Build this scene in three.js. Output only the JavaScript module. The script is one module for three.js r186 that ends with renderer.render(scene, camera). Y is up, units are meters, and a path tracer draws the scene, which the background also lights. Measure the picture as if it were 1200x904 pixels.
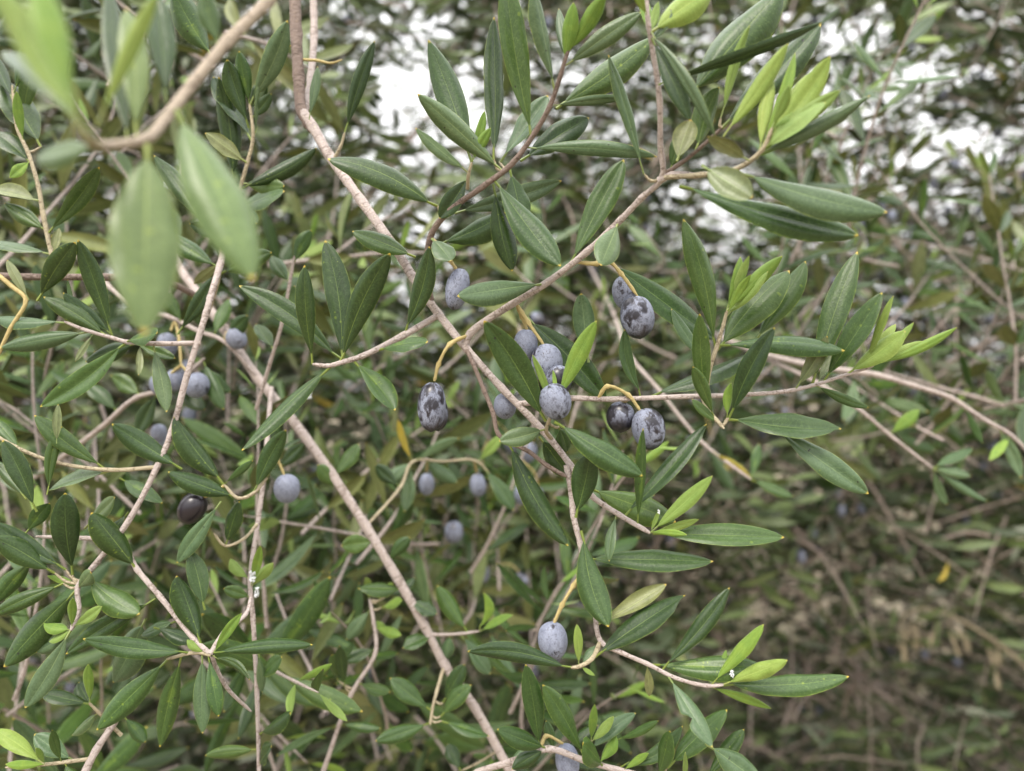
import * as THREE from 'three';
import { mergeGeometries } from 'three/addons/utils/BufferGeometryUtils.js';

// ---------------------------------------------------------------- camera, sky, sun, exposure
const scene = new THREE.Scene();
const EYE = 1.35, FPX = 873;                       // eye height; focal length in pixels of the 1200 x 904 photograph
const camera = new THREE.PerspectiveCamera(2 * Math.atan(452 / FPX) * 180 / Math.PI, 1200 / 904, 0.02, 300);
camera.position.set(0, EYE, 0);
camera.lookAt(0, EYE, -1);
camera.focus = 0.312;
camera.userData.fStop = 5.5;                       // about 4 mm of aperture
const renderer = new THREE.WebGLRenderer();
renderer.toneMapping = THREE.LinearToneMapping;
renderer.toneMappingExposure = 2.75;
renderer.shadowMap.enabled = true;

{ // overcast sky: brightest overhead, the same all the way round
  const w = 64, h = 32, d = new Float32Array(w * h * 4);
  for (let y = 0; y < h; y++) for (let x = 0; x < w; x++) {
    const e = ((y + 0.5) / h - 0.5) * Math.PI, s = Math.max(0, Math.sin(e));
    const l = e < 0 ? 0.2 : 0.52 + 1.0 * s, i = (y * w + x) * 4;
    d[i] = l * 0.985; d[i + 1] = l * 0.985; d[i + 2] = l * 1.0; d[i + 3] = 1;
  }
  const t = new THREE.DataTexture(d, w, h, THREE.RGBAFormat, THREE.FloatType);
  t.mapping = THREE.EquirectangularReflectionMapping; t.magFilter = THREE.LinearFilter; t.needsUpdate = true;
  scene.background = t; scene.environment = t;
}
const sun = new THREE.DirectionalLight(0xfff6ea, 1.3);
sun.position.set(-1.5, 5 + EYE, 2.6); sun.target.position.set(0, EYE, -0.5);
sun.castShadow = true; sun.shadow.radius = 40;
Object.assign(sun.shadow.camera, { left: -8, right: 8, top: 8, bottom: -8, near: 0.1, far: 30 });
scene.add(sun, sun.target);

// ---------------------------------------------------------------- helpers
let seed = 1234567;
const rnd = () => { seed |= 0; seed = seed + 0x6D2B79F5 | 0; let t = Math.imul(seed ^ seed >>> 15, 1 | seed); t = t + Math.imul(t ^ t >>> 7, 61 | t) ^ t; return ((t ^ t >>> 14) >>> 0) / 4294967296; };
const rr = (a, b) => a + (b - a) * rnd();
const V = (x, y, z) => new THREE.Vector3(x, y, z);
const at = (px, py, d) => V((px - 600) / FPX * d, EYE - (py - 452) / FPX * d, -d);
const clamp = (x, a = 0, b = 1) => Math.min(b, Math.max(a, x));
const smooth = (a, b, x) => { const t = clamp((x - a) / (b - a)); return t * t * (3 - 2 * t); };
const hash = (x, y, s) => { let h = Math.imul(x, 374761393) + Math.imul(y, 668265263) + Math.imul(s, 974711); h = Math.imul(h ^ h >>> 13, 1274126177); return ((h ^ h >>> 16) >>> 0) / 4294967296; };
function noise(x, y, s, px = 1e9) { // value noise, wraps in x after px cells
  const xi = Math.floor(x), yi = Math.floor(y), fx = x - xi, fy = y - yi, u = fx * fx * (3 - 2 * fx), v = fy * fy * (3 - 2 * fy);
  const X = (k) => ((k % px) + px) % px;
  const a = hash(X(xi), yi, s), b = hash(X(xi + 1), yi, s), c = hash(X(xi), yi + 1, s), d = hash(X(xi + 1), yi + 1, s);
  return a + (b - a) * u + (c - a) * v + (a - b - c + d) * u * v;
}
const fbm = (x, y, s, px) => 0.5 * noise(x, y, s, px) + 0.3 * noise(2 * x, 2 * y, s + 7, px * 2) + 0.2 * noise(4 * x, 4 * y, s + 13, px * 4);
function tex(w, h, fn, srgb = true, wrap = false) { // fn(u, v) -> [r, g, b] in 0..255
  const d = new Uint8Array(w * h * 4);
  for (let y = 0; y < h; y++) for (let x = 0; x < w; x++) {
    const c = fn((x + 0.5) / w, (y + 0.5) / h), i = (y * w + x) * 4;
    d[i] = clamp(c[0], 0, 255); d[i + 1] = clamp(c[1], 0, 255); d[i + 2] = clamp(c[2], 0, 255); d[i + 3] = 255;
  }
  const t = new THREE.DataTexture(d, w, h, THREE.RGBAFormat);
  if (srgb) t.colorSpace = THREE.SRGBColorSpace;
  t.magFilter = THREE.LinearFilter; t.wrapS = t.wrapT = wrap ? THREE.RepeatWrapping : THREE.ClampToEdgeWrapping; t.needsUpdate = true;
  return t;
}
const mixc = (a, b, t) => [a[0] + (b[0] - a[0]) * t, a[1] + (b[1] - a[1]) * t, a[2] + (b[2] - a[2]) * t];
const used = {};
const numbered = (n) => { used[n] = (used[n] ?? -1) + 1; return used[n] ? `${n}_${String(used[n]).padStart(3, '0')}` : n; };
function tag(o, label, category, group, kind) { if (label) o.userData.label = label; if (category) o.userData.category = category; if (group) o.userData.group = group; if (kind) o.userData.kind = kind; return o; }
function mesh(name, geo, mat, parent) { const m = new THREE.Mesh(geo, mat); m.name = name; m.castShadow = m.receiveShadow = true; parent.add(m); return m; }

// ---------------------------------------------------------------- leaf materials (one sheet of texture: lower half underside, upper half upper side)
function leafTexture(s, o) {
  const spots = [];
  for (let k = 0; k < (o.spots ?? 0); k++) spots.push([0.1 + 0.8 * hash(k, 1, s), 0.1 + 0.8 * hash(k, 2, s), 0.4 + 0.9 * hash(k, 3, s), hash(k, 4, s) < (o.dark ?? 0.3)]);
  return tex(512, 256, (u, v) => {
    const top = v >= 0.5, c = top ? (v - 0.5) * 2 : v * 2, a = Math.abs(c - 0.5) * 2;         // a: 0 midrib .. 1 margin
    const n1 = fbm(u * 9, c * 3, s), n2 = noise(u * 120, c * 26, s + 3), n3 = fbm(u * 40, c * 10, s + 9);
    let q = top ? mixc(o.top, o.top2, clamp(1.6 * n1 - 0.3)) : mixc(o.under, o.under2, clamp(1.6 * n1 - 0.3));
    const grain = (n2 - 0.5) * (top ? 13 : 18) + (n3 - 0.5) * 16;
    q = [q[0] + grain, q[1] + grain, q[2] + grain * 0.9];
    // side veins leave the midrib at an acute angle
    const side = c > 0.5 ? 1 : 0, ph = u * 15 - a * 1.9 + side * 0.5 + (noise(u * 6, a * 3, s + 21) - 0.5) * 1.1, f = Math.abs(ph - Math.round(ph));
    q = mixc(q, o.vein, (top ? 0.15 : 0.1) * smooth(0.1, 0.0, f) * smooth(0.95, 0.3, a) * o.veins);
    // pale midrib
    const mw = 0.062 * (1 - 0.65 * u);
    q = mixc(q, o.vein, smooth(mw, mw * 0.35, a) * (top ? 0.55 : 0.8) * (1 - 0.5 * u));
    if (top) { // pale scales and specks on the cuticle, dark and yellow spots
      const sp = hash(Math.floor(u * 240), Math.floor(c * 60), s + 40);
      if (sp > 0.992) q = mixc(q, [176, 186, 160], 0.35);
      for (const [x, y, r, dk] of spots) {
        const dd = Math.hypot((u - x) * 5, (c - y)) / ((dk ? 0.034 : 0.05) * r);
        if (dd < 1.6) q = mixc(q, dk ? [28, 26, 20] : [150, 160, 60], smooth(1.5, 0.6, dd) * (dk ? 0.9 : 0.4));
      }
      if (o.blotch) q = mixc(q, o.blotch, 0.35 * smooth(0.62, 0.8, fbm(u * 6 + 3, c * 2, s + 77)));
    }
    q = mixc(q, o.rim, smooth(0.92, 0.99, a + (n3 - 0.5) * 0.08) * 0.6);
    q = mixc(q, o.tip, smooth(0.962, 0.99, u + (n1 - 0.5) * 0.02));
    if (u < 0.04) q = mixc(mixc(o.vein, [110, 112, 62], 0.5), q, u / 0.04);
    return q;
  });
}
const leafBump = tex(512, 256, (u, v) => {
  const top = v >= 0.5, c = top ? (v - 0.5) * 2 : v * 2, a = Math.abs(c - 0.5) * 2;
  const side = c > 0.5 ? 1 : 0, ph = u * 15 - a * 1.9 + side * 0.5 + (noise(u * 6, a * 3, 30) - 0.5) * 1.1, f = Math.abs(ph - Math.round(ph));
  let h = 128 + (noise(u * 90, c * 20, 5) - 0.5) * 46 + (fbm(u * 24, c * 6, 8) - 0.5) * 70 - 22 * smooth(0.14, 0, f) * (1 - a);
  h += (top ? -60 : 90) * smooth(0.1, 0.02, a) * (1 - 0.5 * u);
  return [h, h, h];
}, false);
const P0 = { vein: [139, 152, 95], rim: [150, 158, 88], tip: [192, 160, 84], under: [118, 121, 94], under2: [100, 105, 80], veins: 1 };
const LT = {
  d: [leafTexture(1, { ...P0, top: [42, 60, 34], top2: [52, 70, 40], spots: 2 }), leafTexture(2, { ...P0, top: [38, 55, 31], top2: [50, 68, 38], spots: 9, dark: 0.3 }), leafTexture(31, { ...P0, top: [40, 58, 36], top2: [49, 66, 39], spots: 0 }), leafTexture(32, { ...P0, top: [46, 65, 33], top2: [54, 73, 42], spots: 4, dark: 0.8 })],
  m: [leafTexture(3, { ...P0, top: [57, 77, 44], top2: [67, 87, 51], spots: 4, dark: 0.1 }), leafTexture(4, { ...P0, top: [52, 73, 42], top2: [64, 85, 49], spots: 9, dark: 0.35, blotch: [112, 130, 54] }), leafTexture(33, { ...P0, top: [59, 79, 48], top2: [52, 72, 42], spots: 0 }), leafTexture(34, { ...P0, top: [63, 83, 45], top2: [71, 91, 54], spots: 3, dark: 0.7 })],
  g: [leafTexture(5, { ...P0, top: [76, 92, 70], top2: [66, 83, 60], vein: [148, 160, 118], spots: 0 }), leafTexture(35, { ...P0, top: [70, 88, 66], top2: [80, 97, 75], vein: [148, 160, 118], spots: 2 }), leafTexture(6, { ...P0, top: [82, 99, 77], top2: [70, 88, 65], vein: [150, 160, 120], spots: 8, dark: 0.25 })],
  y: [leafTexture(7, { ...P0, top: [122, 148, 54], top2: [106, 137, 49], vein: [168, 186, 96], rim: [165, 180, 95], tip: [176, 176, 88], under: [148, 168, 96], under2: [134, 158, 84], veins: 0.5 }),
    leafTexture(8, { ...P0, top: [133, 153, 72], top2: [117, 142, 60], vein: [178, 192, 116], rim: [170, 182, 105], tip: [184, 176, 96], under: [156, 172, 112], under2: [144, 162, 100], veins: 0.4 })],
  o: [leafTexture(9, { ...P0, top: [176, 154, 52], top2: [150, 140, 56], vein: [190, 176, 80], under: [176, 158, 70], under2: [160, 146, 60] })],
};
LT.f = [leafTexture(11, { ...P0, top: [88, 104, 60], top2: [80, 97, 53], vein: [150, 165, 90], spots: 3, dark: 0.2 })];
LT.u = LT.g;
const LM = {};
LT.p = [leafTexture(12, { ...P0, top: [148, 164, 86], top2: [132, 154, 74], vein: [186, 198, 122], rim: [176, 186, 110], tip: [184, 176, 96], under: [164, 178, 112], under2: [150, 168, 100], veins: 0.4 })];
for (const k of ['d', 'm', 'g', 'y', 'o', 'f', 'p']) {
  LM[k] = [];
  for (const t of LT[k]) for (const tint of [[1, 1, 1], [0.86, 0.9, 0.86], [1.1, 1.06, 0.96], [0.94, 1.0, 1.02]])
    LM[k].push(new THREE.MeshPhysicalMaterial({ map: t, color: new THREE.Color().setRGB(...tint.map((x, c) => x * ('dm'.includes(k) ? [0.8, 0.87, 0.54] : k === 'g' ? [0.88, 0.93, 0.7] : [0.93, 0.95, 0.86])[c]).map((x) => Math.min(1, x))), bumpMap: leafBump, bumpScale: 0.00022,
      specularIntensity: 0.64, roughness: 'yop'.includes(k) ? 0.9 : 0.36, ...('yop'.includes(k) ? { transmission: 0.3, thickness: 0, clearcoat: 0.35, clearcoatRoughness: 0.4 } : {}), side: THREE.DoubleSide }));
}
LM.u = LM.g;
const barkTex = tex(256, 512, (u, v) => {
  const a = fbm(u * 8, v * 10, 91, 8), b = noise(u * 32, v * 120, 92, 32), c = fbm(u * 4, v * 60, 95, 4);
  let q = mixc([144, 132, 126], [180, 169, 163], a);
  q = mixc(q, [104, 91, 82], 0.7 * smooth(0.52, 0.75, c)); q = mixc(q, [196, 184, 172], 0.5 * smooth(0.72, 0.9, b));
  const s = hash(Math.floor(u * 24), Math.floor(v * 90), 96); if (s > 0.965) q = mixc(q, [190, 176, 156], 0.7);
  return q;
}, true, true);
const barkBump = tex(256, 512, (u, v) => { const h = 110 + 100 * (fbm(u * 8, v * 40, 95, 8) - 0.5) + 60 * (noise(u * 16, v * 120, 97, 16) - 0.5) + (hash(Math.floor(u * 24), Math.floor(v * 90), 96) > 0.965 ? 60 : 0); return [h, h, h]; }, false, true);
const bark = (r, g, b) => new THREE.MeshStandardMaterial({ map: barkTex, color: new THREE.Color().setRGB(r, g, b), bumpMap: barkBump, bumpScale: 0.0009, roughness: 0.8 });
const BARK = { grey: bark(0.93, 0.92, 0.92), brown: bark(0.42, 0.36, 0.32), young: bark(0.86, 0.86, 0.62), near: bark(0.8, 0.77, 0.64), dead: bark(0.85, 0.8, 0.75) };
BARK.stalk = new THREE.MeshStandardMaterial({ map: tex(64, 128, (u, v) => { const n = fbm(u * 6, v * 12, 811, 6), g = (noise(u * 32, v * 64, 812, 32) - 0.5) * 22; const q = mixc([146, 127, 78], [174, 160, 108], n); return [q[0] + g, q[1] + g, q[2] + g]; }, true, true), bumpMap: barkBump, bumpScale: 0.0006, roughness: 0.7 });

// ---------------------------------------------------------------- leaf blade: two sheets that meet at the margin, and a petiole
function bladeGeometry({ L, W, nt = 16, nu = 8, bend = 0, side = 0, fold = 0.25, curl = 0.1, twist = 0, blunt = 0, bite = 0, shape = 0, pet = 0.07, thick = 0.00032, wavy = 0 }) {
  // local axes: +X along the midrib, +Y the upper side, +Z across
  const pos = [], uv = [], idx = [], S = Math.sqrt;
  const prof = (t) => { return Math.pow(Math.sin(Math.PI * Math.pow(t, shape || 1.22 + 0.1 * blunt)), 0.74 - 0.16 * blunt); };
  for (const sheet of [1, 0]) {
    const off = pos.length / 3;
    for (let i = 0; i <= nt; i++) {
      const k = i / nt, t = pet + (1 - pet) * k, w = W / 2 * (i === 0 || i === nt ? 0.03 : prof(k));
      const tw = twist * (k - 0.4), mx = L * t, my = bend * L * 4 * k * (1 - k) * (0.6 + 0.4 * k), mz = side * L * 4 * k * (1 - k);
      for (let j = 0; j <= nu; j++) {
        const a = j / nu * 2 - 1; let wj = w;
        if (bite && a > 0) wj *= 1 - 0.75 * smooth(0.1, 0.02, Math.abs(k - bite));
        const z = a * wj * (1 - 0.12 * fold), y = wj * (fold * Math.abs(a) - curl * a * a - 0.5 * curl * a * a * a * a) + wavy * w * Math.sin(k * 17 + a) * a * a - (sheet ? 0 : thick * (1 - a * a));
        pos.push(mx, my + y * Math.cos(tw) + z * Math.sin(tw), mz + z * Math.cos(tw) - y * Math.sin(tw));
        uv.push(0.02 + 0.975 * k, sheet ? 0.75 + a * 0.245 : 0.25 + a * 0.245);
      }
    }
    for (let i = 0; i < nt; i++) for (let j = 0; j < nu; j++) {
      const a = off + i * (nu + 1) + j, b = a + nu + 1;
      if (sheet) idx.push(a, a + 1, b, b, a + 1, b + 1); else idx.push(a, b, a + 1, b, b + 1, a + 1);
    }
  }
  if (pet > 0) { // petiole
    const off = pos.length / 3, n = 5, r0 = Math.min(0.0007, W * 0.06), r1 = r0 * 0.7;
    for (let i = 0; i <= 3; i++) for (let j = 0; j <= n; j++) {
      const k = i / 3, q = j / n * Math.PI * 2, r = r0 + (r1 - r0) * k;
      pos.push(L * pet * 1.6 * k, -r * 0.7 + Math.cos(q) * r * (i === 3 ? 0.4 : 1), Math.sin(q) * r * (i === 3 ? 0.4 : 1)); uv.push(0.006 + 0.012 * k, 0.75);
    }
    for (let i = 0; i < 3; i++) for (let j = 0; j < n; j++) { const a = off + i * (n + 1) + j, b = a + n + 1; idx.push(a, b, a + 1, b, b + 1, a + 1); }
  }
  const g = new THREE.BufferGeometry();
  g.setAttribute('position', new THREE.Float32BufferAttribute(pos, 3)); g.setAttribute('uv', new THREE.Float32BufferAttribute(uv, 2)); g.setIndex(idx); g.computeVertexNormals();
  return g;
}
// a mesh whose +X runs from base to tip and whose +Y is the upper side
function orient(m, base, dir, normal) {
  const x = dir.clone().normalize(), z = x.clone().cross(normal).normalize(), y = z.clone().cross(x);
  m.matrixAutoUpdate = true; m.quaternion.setFromRotationMatrix(new THREE.Matrix4().makeBasis(x, y, z)); m.position.copy(base);
}

// ---------------------------------------------------------------- stems
function tubeGeometry(pts, radii, { seg = 4, n = 8, knots = 0.12, s = 1 } = {}) {
  const curve = new THREE.CatmullRomCurve3(pts, false, 'centripetal'), total = Math.max(2, (pts.length - 1) * seg), pos = [], uv = [], idx = [], nor = [];
  const len = curve.getLength(); let ref = V(0, 0, 1), dist = 0, last = null;
  for (let i = 0; i <= total; i++) {
    const t = i / total, p = curve.getPoint(t), T = curve.getTangent(t);
    if (Math.abs(T.dot(ref)) > 0.9) ref = V(0, 1, 0.1).normalize();
    const B = T.clone().cross(ref).normalize(), N = B.clone().cross(T); ref = N.clone();
    if (last) dist += p.distanceTo(last); last = p;
    const f = t * (radii.length - 1), k = Math.min(radii.length - 2, Math.floor(f)), r0 = radii[k] + (radii[k + 1] - radii[k]) * (f - k);
    const r = r0 * (1 + knots * (hash(i, 3, s) - 0.5) + (i % seg === 0 && i > 0 && i < total ? knots * 1.1 : 0)) * (i === total ? 0.55 : 1);
    for (let j = 0; j <= n; j++) {
      const q = j / n * Math.PI * 2, c = Math.cos(q), w = Math.sin(q);
      pos.push(p.x + (N.x * c + B.x * w) * r, p.y + (N.y * c + B.y * w) * r, p.z + (N.z * c + B.z * w) * r);
      nor.push(N.x * c + B.x * w, N.y * c + B.y * w, N.z * c + B.z * w); uv.push(j / n, dist / 0.06 + s * 0.137);
    }
  }
  for (let i = 0; i < total; i++) for (let j = 0; j < n; j++) { const a = i * (n + 1) + j, b = a + n + 1; idx.push(a, a + 1, b, b, a + 1, b + 1); }
  const tip = pos.length / 3, e = curve.getPoint(1); pos.push(e.x, e.y, e.z); const T = curve.getTangent(1); nor.push(T.x, T.y, T.z); uv.push(0.5, dist / 0.06);
  for (let j = 0; j < n; j++) idx.push(total * (n + 1) + j, total * (n + 1) + j + 1, tip);
  const g = new THREE.BufferGeometry();
  g.setAttribute('position', new THREE.Float32BufferAttribute(pos, 3)); g.setAttribute('normal', new THREE.Float32BufferAttribute(nor, 3)); g.setAttribute('uv', new THREE.Float32BufferAttribute(uv, 2)); g.setIndex(idx);
  return g;
}

// ---------------------------------------------------------------- olives
function oliveTexture(s, amount, apex) { // bloom rubbed off in patches; v = 0 is the blossom end
  const mask = (u, v) => {
    const wu = u + 0.03 * (noise(u * 20, v * 10, s + 31, 20) - 0.5), wv = v + 0.06 * (noise(u * 20, v * 10, s + 32, 20) - 0.5);
    const p = fbm(wu * 6, wv * 3, s, 6), e = fbm(wu * 40, wv * 22, s + 4, 40), q = fbm(wu * 70, wv * 36, s + 5, 70);
    let m = smooth(1 - amount - 0.06, 1 - amount + 0.12, p + 0.34 * (e - 0.5)) + smooth(apex, apex * 0.3, v + 0.4 * (p - 0.5) + 0.2 * (e - 0.5));
    m = Math.max(m, (apex < 0.1 ? 0.4 : 0.75) * smooth(0.67, 0.78, q), (apex < 0.1 ? 0.12 : 0.3) * smooth(0.56, 0.7, e));
    return clamp(m);
  };
  const c = tex(512, 256, (u, v) => {
    const n = fbm(u * 16, v * 8, s + 11, 16), g = (noise(u * 128, v * 64, s + 12, 128) - 0.5) * 16;
    let q = mixc([100, 105, 121], [130, 135, 150], n); q = [q[0] + g, q[1] + g, q[2] + g];
    return mixc(q, [25, 22, 29], mask(u, v) * 0.94);
  }, true, true);
  const r = tex(512, 256, (u, v) => { const k = 255 * (0.72 - 0.42 * mask(u, v)); return [k, k, k]; }, false, true);
  return new THREE.MeshPhysicalMaterial({ map: c, roughnessMap: r, roughness: 1, bumpMap: r, bumpScale: 0.00012, sheen: 0 });
}
const OM = { b: oliveTexture(201, 0.36, 0.16), p: oliveTexture(222, 0.39, 0.32), k: oliveTexture(243, 0.55, 0.5), l: oliveTexture(264, 0.28, 0.05),
  x: (() => { const m = oliveTexture(285, 0.95, 0.9); m.color.setRGB(0.8, 0.62, 0.66); return m; })() };
function oliveGeometry(n = 22, h = 16, s = 0) { // unit olive: y from -0.5 (blossom end) to +0.5 (stalk end), width 1
  const pos = [], uv = [], idx = [];
  for (let i = 0; i <= h; i++) for (let j = 0; j <= n; j++) {
    const v = i / h, th = Math.PI * (1 - v), q = j / n * Math.PI * 2;
    let r = Math.pow(Math.sin(th), 0.88) * 0.5 * (1 + 0.05 * Math.cos(th)); const y = 0.5 * Math.cos(th);
    const lump = 1 + 0.05 * (noise(j / n * 5, v * 3, s + 300, 5) - 0.5);
    pos.push(Math.cos(q) * r * lump, y + (i === 0 ? -0.022 : 0) - (i === h ? 0.03 : 0), Math.sin(q) * r * lump); uv.push(j / n, v);
  }
  for (let i = 0; i < h; i++) for (let j = 0; j < n; j++) { const a = i * (n + 1) + j, b = a + n + 1; idx.push(a, b, a + 1, b, b + 1, a + 1); }
  const g = new THREE.BufferGeometry(); g.setAttribute('position', new THREE.Float32BufferAttribute(pos, 3)); g.setAttribute('uv', new THREE.Float32BufferAttribute(uv, 2)); g.setIndex(idx); g.computeVertexNormals();
  const nn = g.attributes.normal; for (let i = 0; i <= h; i++) { const a = i * (n + 1), b = a + n, x = nn.getX(a) + nn.getX(b), y = nn.getY(a) + nn.getY(b), z = nn.getZ(a) + nn.getZ(b), l = Math.hypot(x, y, z) || 1; nn.setXYZ(a, x / l, y / l, z / l); nn.setXYZ(b, x / l, y / l, z / l); }
  return g;
}
const OLIVE = [oliveGeometry(22, 16, 1), oliveGeometry(22, 16, 2), oliveGeometry(22, 16, 3)], OLIVE_FAR = oliveGeometry(12, 9, 4);

// ---------------------------------------------------------------- a branch traced from the photograph
// stems: [material, [radius mm at start, at end], [px, py, depth] ...]; leaves: [base px, base py, tip px, tip py, width px, tone, options]
// options: r roll in degrees, b bend, s bend within the blade, dz tip further away (m), z base further away (m), d depth of the base
function branch(name, label, category, stems, leaves, olives = [], group) {
  const o = new THREE.Group(); o.name = numbered(name); tag(o, label, category, group); scene.add(o);
  const base = at(...stems[0][2]); o.position.copy(base);
  const samples = [];
  stems.forEach(([mat, rad, ...pts], k) => {
    const P = pts.map((p) => at(...p)), radii = pts.map((_, i) => (rad[0] + (rad[1] - rad[0]) * i / (pts.length - 1)) / 1000);
    const c = new THREE.CatmullRomCurve3(P, false, 'centripetal');
    for (let i = 0; i <= P.length * 12; i++) samples.push(c.getPoint(i / (P.length * 12)));
    mesh(k ? 'twig' : 'stem', tubeGeometry(P.map((p) => p.clone().sub(base)), radii, { seg: 5, n: 10, s: k + 1 }), BARK[mat], o);
  });
  const screen = samples.map((p) => [600 + p.x / -p.z * FPX, 452 - (p.y - EYE) / -p.z * FPX, -p.z, p]);
  const near = (x, y) => { let b = null, bd = 1e9; for (const s of screen) { const d = Math.hypot(s[0] - x, s[1] - y); if (d < bd) { bd = d; b = s; } } return [b, bd]; };
  for (const [bx, by, tx, ty, w, tone, q = {}] of leaves) {
    const [s, gap] = near(bx, by);
    const depth = (q.d ?? s[2]) + (q.z ?? 0);
    const b = gap < 9 && q.d === undefined && !q.z ? s[3].clone() : at(bx, by, depth);
    const tip = at(tx, ty, depth + (q.dz ?? rr(-0.012, 0.008))), d = tip.clone().sub(b), L = d.length();
    const mid = b.clone().lerp(tip, 0.5), view = V(0, EYE, 0).sub(mid).normalize();
    const x = d.clone().normalize(), up = V(0, 1, 0);
    let n = view.clone().addScaledVector(up, 0.42); n.addScaledVector(x, -n.dot(x)).normalize();
    n.applyAxisAngle(x, ((q.r ?? rr(-24, 24)) + rr(-9, 9) + (tone === 'u' ? 170 : 0)) * Math.PI / 180);
    const flat = x.clone().cross(view).normalize(), f = Math.abs(x.clone().cross(n).dot(flat));
    const W = Math.min(0.026, w * depth / FPX / Math.max(0.5, f) * 0.94);
    const g = bladeGeometry({ L, W, bend: q.b ?? rr(-0.05, 0.05), side: q.s ?? rr(-0.03, 0.03), fold: q.f ?? rr(0.2, 0.6), curl: rr(0.2, 0.62), twist: q.tw ?? rr(-0.6, 0.6), blunt: q.bl ?? rr(0, 0.6), bite: q.bite ?? 0, shape: q.sh ?? rr(1.05, 1.32), wavy: q.w ?? rr(0, 0.08), pet: clamp(0.0042 / L, 0.03, 0.12) });
    const lm = LM[tone], m = mesh('leaf', g, lm[Math.floor(rnd() * lm.length)], o);
    orient(m, b.clone().sub(base), d, n);
    if (gap >= 9 && gap < 60 && q.d === undefined && !q.free) { // a leaf on a short spur
      const p = s[3].clone().sub(base), e = b.clone().sub(base), c = p.clone().lerp(e, 0.5).add(V(rr(-1, 1), -1, 0).multiplyScalar(0.0012));
      mesh('twig', tubeGeometry([p, c, e], [0.0007, 0.0006, 0.0005], { seg: 3, n: 6 }), BARK.young, o);
    }
  }
  for (const [x, y, w, h, tint, tilt, dz, stalk] of olives) {
    const depth = (stalk ? near(stalk[0], stalk[1])[0][2] : near(x, y)[0][2]) + dz, k = depth / FPX;
    const m = mesh('olive', OLIVE[Math.floor(rnd() * 3)], OM[tint], o);
    m.position.copy(at(x, y, depth).sub(base)); m.scale.set(w * k, h * k, w * k); m.rotation.set(rr(-0.2, 0.2), rr(0, 6.3), tilt * Math.PI / 180, 'ZXY');
    if (stalk) {
      const pts = [near(stalk[0], stalk[1])[0][3].clone()];
      for (let i = 2; i < stalk.length; i += 2) pts.push(at(stalk[i], stalk[i + 1], depth + (pts[0].z + depth) * -0.15 * (stalk.length - i) / stalk.length));
      m.updateMatrix(); const inv = m.matrix.clone().invert();
      const g = tubeGeometry(pts.map((p) => p.clone().sub(base)), pts.map((_, i) => 0.00085 - 0.0002 * i / pts.length), { seg: 6, n: 8, knots: 0.4, s: 9 }); g.applyMatrix4(inv);
      mesh('stalk', g, BARK.stalk, m);
    }
  }
  return o;
}

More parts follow.
